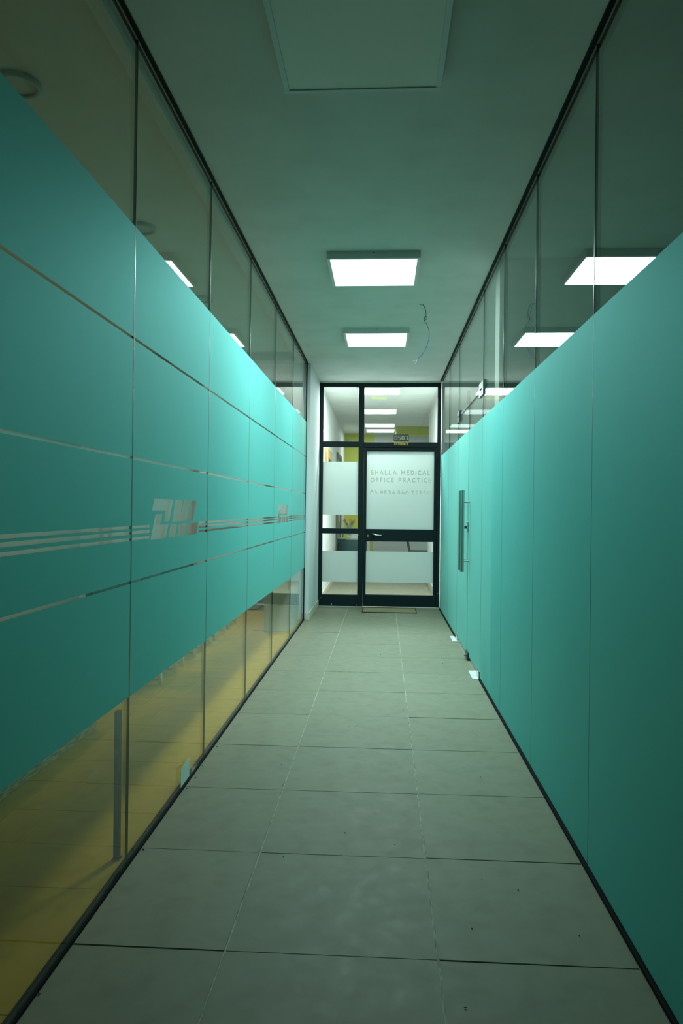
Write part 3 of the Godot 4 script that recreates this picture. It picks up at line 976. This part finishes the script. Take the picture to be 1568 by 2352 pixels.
# ------------------------------------------------ the office behind the door
func build_office() -> void:
	structure(boxed(self, "wall_office_left", Vector3(-1.05, 0, ZE), Vector3(-0.845, HC, -9.62), M.wall))
	structure(boxed(self, "wall_office_right", Vector3(0.775, 0, -12.75), Vector3(1.15, HC, -9.7), M.wall))
	structure(boxed(self, "wall_office_recess", Vector3(1.06, 0, ZE), Vector3(1.15, HC, -12.75), M.wall))
	structure(boxed(self, "wall_far", Vector3(-0.215, 0, ZE - 0.2), Vector3(1.15, HC, ZE), M.grey_paint))
	structure(boxed(self, "wall_far_olive", Vector3(-1.05, 0, ZE - 0.2), Vector3(-0.215, HC, ZE), M.olive), "olive green end of the far wall")
	structure(boxed(self, "trim_3", Vector3(0.24, 2.735, -14.75), Vector3(1.06, HC, -14.55), M.olive, 0.003), "olive green beam below the office ceiling")
	var b := base("baseboard_office")
	structure(b)
	boxed(b, "skirting", Vector3(-0.845, 0, ZE), Vector3(-0.835, 0.085, -9.62), M.skirting, 0.0015)
	boxed(b, "skirting", Vector3(0.765, 0, -12.75), Vector3(0.775, 0.085, -9.7), M.skirting, 0.0015)
	# dark wooden door in the left wall
	var d := base("door_4")
	structure(d, "dark wooden door in the office left wall")
	var x := -0.845
	var fr := tool()
	bx(fr, Vector3(x, 0, -13.24), Vector3(x + 0.028, 2.28, -13.15), 0.003)
	bx(fr, Vector3(x, 0, -14.45), Vector3(x + 0.028, 2.28, -14.36), 0.003)
	bx(fr, Vector3(x, 2.19, -14.36), Vector3(x + 0.028, 2.28, -13.24), 0.003)
	part(d, "frame", fr, M.dark_wood)
	boxed(d, "leaf", Vector3(x, 0, -14.36), Vector3(x + 0.010, 2.19, -13.24), M.art)
	boxed(d, "notice", Vector3(x + 0.010, 1.98, -14.05), Vector3(x + 0.012, 2.10, -13.85), M.paper)
	boxed(d, "notice", Vector3(x + 0.010, 1.02, -14.05), Vector3(x + 0.012, 1.14, -13.85), M.paper)
	# framed picture nearer the entrance
	var pf := base("framed_picture", Vector3(x, 1.5, -10.98))
	tag(pf, "tall picture in a broad yellow wooden frame on the office wall", "picture")
	var pfr := tool()
	bx(pfr, Vector3(0, 0, 0.30), Vector3(0.045, 0.64, 0.46), 0.006)
	bx(pfr, Vector3(0, 0, -0.46), Vector3(0.045, 0.64, -0.30), 0.006)
	bx(pfr, Vector3(0, 0.50, -0.30), Vector3(0.045, 0.64, 0.30), 0.006)
	bx(pfr, Vector3(0, 0, -0.30), Vector3(0.045, 0.14, 0.30), 0.006)
	part(pf, "frame", pfr, M.wood)
	boxed(pf, "print", Vector3(0, 0.14, -0.30), Vector3(0.012, 0.50, 0.30), M.print)
	# reception desk in the corner
	var k := base("reception_desk", Vector3(-0.56, 0, -13.75))
	tag(k, "dark teal reception desk with curved front and steel rim", "desk")
	var st := tool()
	var prof: Array[Vector2] = []
	for i in 15:
		var a := lerpf(PI, 0.0, i / 14.0)
		prof.append(Vector2(0.265 * cos(a), 0.13 * sin(a)))
	for i in prof.size() - 1:
		var p := prof[i]
		var q := prof[i + 1]
		smooth_quad(st, Vector3(p.x, 0, 0.25 + p.y), Vector3(q.x, 0, 0.25 + q.y), Vector3(q.x, 0.70, 0.25 + q.y), Vector3(p.x, 0.70, 0.25 + p.y), Vector3(p.x + q.x, 0, p.y + q.y))
	bx(st, Vector3(-0.265, 0, -0.25), Vector3(0.265, 0.70, 0.25))
	part(k, "front_panel", st, M.desk)
	st = tool()
	for i in prof.size() - 1:
		var p := prof[i] * 1.04
		var q := prof[i + 1] * 1.04
		quad(st, Vector3(p.x, 0.70, 0.25 + p.y), Vector3(q.x, 0.70, 0.25 + q.y), Vector3(q.x, 0.718, 0.25 + q.y), Vector3(p.x, 0.718, 0.25 + p.y), Vector3(p.x + q.x, 0, p.y + q.y))
		tri(st, Vector3(0, 0.718, 0.25), Vector3(p.x, 0.718, 0.25 + p.y), Vector3(q.x, 0.718, 0.25 + q.y), Vector3.UP)
		tri(st, Vector3(0, 0.70, 0.25), Vector3(p.x, 0.70, 0.25 + p.y), Vector3(q.x, 0.70, 0.25 + q.y), Vector3.DOWN)
	bx(st, Vector3(-0.275, 0.70, -0.25), Vector3(0.275, 0.718, 0.25))
	part(k, "worktop", st, M.steel)
	var fo := base("paper_stack", Vector3(-0.47, 0.718, -13.75))
	tag(fo, "stack of white papers on the reception desk", "papers")
	for i in 4:
		boxed(fo, "sheaf", Vector3(-0.13 + 0.006 * i, 0.021 * i, -0.12), Vector3(0.14 - 0.004 * (i % 2), 0.021 * i + 0.017, 0.12), M.paper, 0.001)
	var gb := base("green_box", Vector3(-0.70, 0.718, -13.72))
	tag(gb, "small lime green box on the reception desk", "box")
	boxed(gb, "carton", Vector3(-0.03, 0, -0.03), Vector3(0.03, 0.115, 0.03), M.lime, 0.002)
	boxed(gb, "lid", Vector3(-0.032, 0.115, -0.032), Vector3(0.032, 0.13, 0.032), M.lime, 0.002)
	# white cabinet with a vase of flowers
	var cb := base("white_cabinet", Vector3(-0.55, 0, -15.6))
	tag(cb, "low white cabinet against the olive wall", "cabinet")
	boxed(cb, "body", Vector3(-0.28, 0, -0.28), Vector3(0.28, 0.735, 0.2), M.white_lacquer, 0.003)
	for i in 3:
		var dr := boxed(cb, "drawer", Vector3(-0.27, 0.04 + 0.23 * i, 0.2), Vector3(0.27, 0.255 + 0.23 * i, 0.218), M.white_lacquer, 0.003)
		boxed(dr, "handle", Vector3(-0.08, 0.21 + 0.23 * i, 0.218), Vector3(0.08, 0.222 + 0.23 * i, 0.235), M.steel, 0.002)
	boxed(cb, "top", Vector3(-0.29, 0.735, -0.29), Vector3(0.29, 0.76, 0.225), M.white_lacquer, 0.003)
	var v := base("flower_vase", Vector3(-0.70, 0.76, -15.5))
	tag(v, "glass vase of orange flowers before the olive wall", "vase")
	var vs := tool()
	lathe(vs, Vector3.ZERO, [[0.0, 0.003], [0.035, 0.003], [0.04, 0.0], [0.045, 0.03], [0.06, 0.12], [0.075, 0.17], [0.07, 0.17], [0.055, 0.12], [0.03, 0.02], [0.0, 0.015]])
	part(v, "vase_body", vs, M.vase)
	for i in 15:
		var a := i * 2.4
		var rr := 0.03 + 0.028 * (i % 4)
		var tip := Vector3(cos(a) * rr * 1.9 - 0.02, 0.195 + 0.016 * ((i * 5) % 6), sin(a) * rr)
		var sm := tool()
		tube(sm, PackedVector3Array([Vector3(cos(a) * 0.012, 0.03, sin(a) * 0.012), Vector3(tip.x * 0.4, 0.15, tip.z * 0.4), tip]), 0.0035, 6)
		var stem := part(v, "stem", sm, M.stem)
		var fl := tool()
		for pnum in 7:
			var b2 := TAU * pnum / 7.0
			var o1 := Vector3(cos(b2), 0.35, sin(b2)) * 0.036
			var sd := Vector3(-sin(b2), 0, cos(b2)) * 0.015
			tri(fl, tip, tip + o1 * 0.7 + sd, tip + o1, Vector3.UP)
			tri(fl, tip, tip + o1, tip + o1 * 0.7 - sd, Vector3.UP)
			tri(fl, tip + Vector3.UP * 0.006, tip + o1 * 0.45 + sd * 0.7 + Vector3.UP * 0.02, tip + o1 * 0.45 - sd * 0.7 + Vector3.UP * 0.02, Vector3.UP)
		part(stem, "blossom", fl, M.petal)
		var lf := tool()
		var lp := Vector3(tip.x * 0.55, 0.165 + 0.008 * (i % 3), tip.z * 0.55)
		var out := Vector3(cos(a + 0.8), 0.3, sin(a + 0.8)) * 0.05
		var sd2 := Vector3(-sin(a + 0.8), 0, cos(a + 0.8)) * 0.012
		tri(lf, lp, lp + out * 0.5 + sd2, lp + out, Vector3.UP)
		tri(lf, lp, lp + out, lp + out * 0.5 - sd2, Vector3.UP)
		part(stem, "leaf", lf, M.stem)
	var eb := base("ceiling_box", Vector3(-0.08, HC, -10.72))
	tag(eb, "small cream box on the office ceiling behind the nearer panel light", "ceiling box")
	boxed(eb, "housing", Vector3(-0.115, -0.035, -0.06), Vector3(0.115, 0, 0.06), M.cream, 0.004)
	boxed(eb, "cover", Vector3(-0.1, -0.042, -0.05), Vector3(0.1, -0.035, 0.05), M.cream, 0.002)
	var fn := base("framed_notice", Vector3(1.072, 2.60, -9.395))
	tag(fn, "small framed notice high on the wall behind the right glass", "notice")
	boxed(fn, "frame", Vector3(-0.025, 0, -0.004), Vector3(0.025, 0.18, 0.004), M.dark_wood, 0.002)
	boxed(fn, "sheet", Vector3(-0.019, 0.006, 0.004), Vector3(0.019, 0.174, 0.006), M.art)
	# visitor chair by the right wall, seen from the side, facing the wall
	var c := base("visitor_chair", Vector3(0.63, 0, -13.05))
	tag(c, "black padded visitor chair behind the lower door glass", "chair")
	var ss := tool()
	bx(ss, Vector3(-0.17, 0.475, -0.23), Vector3(0.20, 0.535, 0.23), 0.02)
	part(c, "seat", ss, M.black_fabric)
	ss = tool()
	bx(ss, Vector3(-0.016, 0.0, -0.21), Vector3(0.016, 0.40, 0.21), 0.012, Transform3D(Basis(Vector3.BACK, 0.20), Vector3(-0.16, 0.54, 0)))
	part(c, "backrest", ss, M.black_fabric)
	for s in [-1.0, 1.0]:
		for f in [-1.0, 1.0]:
			var lg := tool()
			tube(lg, PackedVector3Array([Vector3(f * 0.15 + 0.01, 0.48, s * 0.21), Vector3(f * 0.19 + 0.01, 0.0, s * 0.22)]), 0.012, 10)
			part(c, "leg", lg, M.screw)

# ------------------------------------------------ small things in the corridor
func text_mesh(t: String, size: float, depth: float, bold := true) -> TextMesh:
	var f := SystemFont.new()
	f.font_names = PackedStringArray(["Droid Sans"])
	f.font_weight = 700 if bold else 400
	var m := TextMesh.new()
	m.font = f
	m.text = t
	m.font_size = 64
	m.pixel_size = size / 64.0
	m.depth = depth
	m.curve_step = 2.0
	return m

func build_small_things() -> void:
	# room number plate
	var s := base("room_sign", Vector3(0.2235, 2.1755, ZD + 0.003))
	tag(s, "black room number plate reading 0503 above the entrance door", "sign")
	var st := tool()
	var outline := PackedVector2Array()
	for k in 4:
		var cx: float = 0.0965 - 0.016
		var cy: float = 0.0465 - 0.016
		var c := Vector2([cx, -cx, -cx, cx][k], [cy, cy, -cy, -cy][k])
		for i in 7:
			var a := PI * 0.5 * k + PI * 0.5 * i / 6.0
			outline.append(c + Vector2(cos(a), sin(a)) * 0.016)
	for i in outline.size():
		var p := outline[i]
		var q := outline[(i + 1) % outline.size()]
		quad(st, Vector3(p.x, p.y, 0), Vector3(q.x, q.y, 0), Vector3(q.x, q.y, 0.004), Vector3(p.x, p.y, 0.004), Vector3(p.x + q.x, p.y + q.y, 0))
		tri(st, Vector3(0, 0, 0.004), Vector3(p.x, p.y, 0.004), Vector3(q.x, q.y, 0.004), Vector3.BACK)
		tri(st, Vector3.ZERO, Vector3(p.x, p.y, 0), Vector3(q.x, q.y, 0), Vector3.FORWARD)
	part(s, "plate", st, M.sign_black)
	var n := put(s, "numerals", text_mesh("0503", 0.082, 0.002), M.sign_gold)
	n.position = Vector3(0, 0.0, 0.005)
	var e := base("entrance_lettering", Vector3(0.2235, 2.1005, ZD + 0.0012))
	tag(e, "yellow ENTRANCE lettering on the dark bar below the number plate", "lettering")
	var tx := put(e, "letters", text_mesh("ENTRANCE", 0.050, 0.002), M.sign_yellow)
	var w: float = tx.mesh.get_aabb().size.x
	tx.scale = Vector3(0.181 / w, 1, 1)
	# wire hanging from the ceiling
	var hw := base("hanging_wire", Vector3(0.295, HC, -5.91))
	tag(hw, "loose blue electric wire hanging from the corridor ceiling", "wire")
	var top := Vector2(0.295, 2.891)
	var pts := [[0.295, 2.903], [0.309, 2.888], [0.319, 2.867], [0.326, 2.842], [0.326, 2.821], [0.321, 2.804], [0.310, 2.781], [0.314, 2.772], [0.327, 2.779], [0.336, 2.794], [0.331, 2.804], [0.319, 2.801], [0.311, 2.786], [0.317, 2.769], [0.334, 2.738], [0.349, 2.701], [0.354, 2.665]]
	var low := [[0.354, 2.665], [0.351, 2.62], [0.336, 2.57], [0.319, 2.53], [0.294, 2.494], [0.272, 2.472], [0.261, 2.463]]
	var curve := Curve3D.new()
	for i in pts.size():
		var p: Array = pts[i]
		var a: Array = pts[maxi(i - 1, 0)]
		var b: Array = pts[mini(i + 1, pts.size() - 1)]
		var tn := Vector3(b[0] - a[0], b[1] - a[1], 0) / 6.0
		curve.add_point(Vector3(p[0] - top.x, p[1] - HC, 0.004 * sin(i * 0.9)), -tn, tn)
	curve.bake_interval = 0.006
	var ws := tool()
	tube(ws, curve.get_baked_points(), 0.0026, 8)
	part(hw, "dark_sheath", ws, M.wire_dark)
	var lowp := PackedVector3Array()
	for p in low:
		lowp.append(Vector3(p[0] - top.x, p[1] - HC, 0.003))
	ws = tool()
	tube(ws, lowp, 0.0026, 8)
	part(hw, "blue_sheath", ws, M.wire_blue)
	for br in [[[0.261, 2.463], [0.237, 2.447], [0.222, 2.450]], [[0.261, 2.463], [0.257, 2.445], [0.250, 2.432], [0.241, 2.425]]]:
		var bp := PackedVector3Array()
		for p in br:
			bp.append(Vector3(p[0] - top.x, p[1] - HC, 0.003))
		ws = tool()
		tube(ws, bp, 0.0013, 6)
		part(hw, "bare_end", ws, M.copper)
	ws = tool()
	lathe(ws, Vector3(-0.004, 0, 0), [[0.02, 0.0], [0.016, -0.003], [0.0, -0.003]], 14)
	part(hw, "ceiling_hole_rim", ws, M.dull_wall)
	# door mat of straw strips in a dark border
	var dm := base("door_mat", Vector3(0.089, 0.001, -9.14))
	tag(dm, "striped straw door mat with dark border before the entrance door", "door mat")
	var bd := tool()
	bx(bd, Vector3(-0.335, 0, -0.205), Vector3(0.335, 0.009, -0.192), 0.002)
	bx(bd, Vector3(-0.335, 0, 0.192), Vector3(0.335, 0.009, 0.205), 0.002)
	bx(bd, Vector3(-0.335, 0, -0.192), Vector3(-0.322, 0.009, 0.192), 0.002)
	bx(bd, Vector3(0.322, 0, -0.192), Vector3(0.335, 0.009, 0.192), 0.002)
	part(dm, "border", bd, M.mat_border)
	for i in 24:
		var z0 := -0.192 + 0.016 * i
		boxed(dm, "strip", Vector3(-0.322, 0, z0 + 0.001), Vector3(0.322, 0.0065 + 0.001 * (i % 2), z0 + 0.0155), M.mat_straw if i % 3 != 1 else M.mat_straw_dark, 0.002)
	# blank sticker on the glass
	var sk := base("sticker", Vector3(XL + 0.0008, 0.012, -3.28))
	tag(sk, "pale blank sticker at the foot of the left glass", "sticker")
	boxed(sk, "sheet", Vector3(0, 0, -0.072), Vector3(0.0006, 0.082, 0.072), M.sticker)
	# crumbs and chips of dirt on the tiles
	var cr := tool()
	for i in 46:
		var p := Vector3(rng.randf_range(-0.84, 0.68), 0.0004, rng.randf_range(-1.3, -6.5))
		if i % 3 == 0:
			p.x = XL + rng.randf_range(0.014, 0.03)
		var r := rng.randf_range(0.0018, 0.0045)
		bx(cr, Vector3(-r, 0, -r * 0.6), Vector3(r, r * 0.7, r * 0.6), r * 0.3, Transform3D(Basis(Vector3.UP, rng.randf() * TAU), p))
	var crumbs := part(self, "floor_crumbs", cr, M.screw)
	tag(crumbs, "dark crumbs of dirt scattered on the floor tiles", "dirt")
	crumbs.set_meta("kind", "stuff")
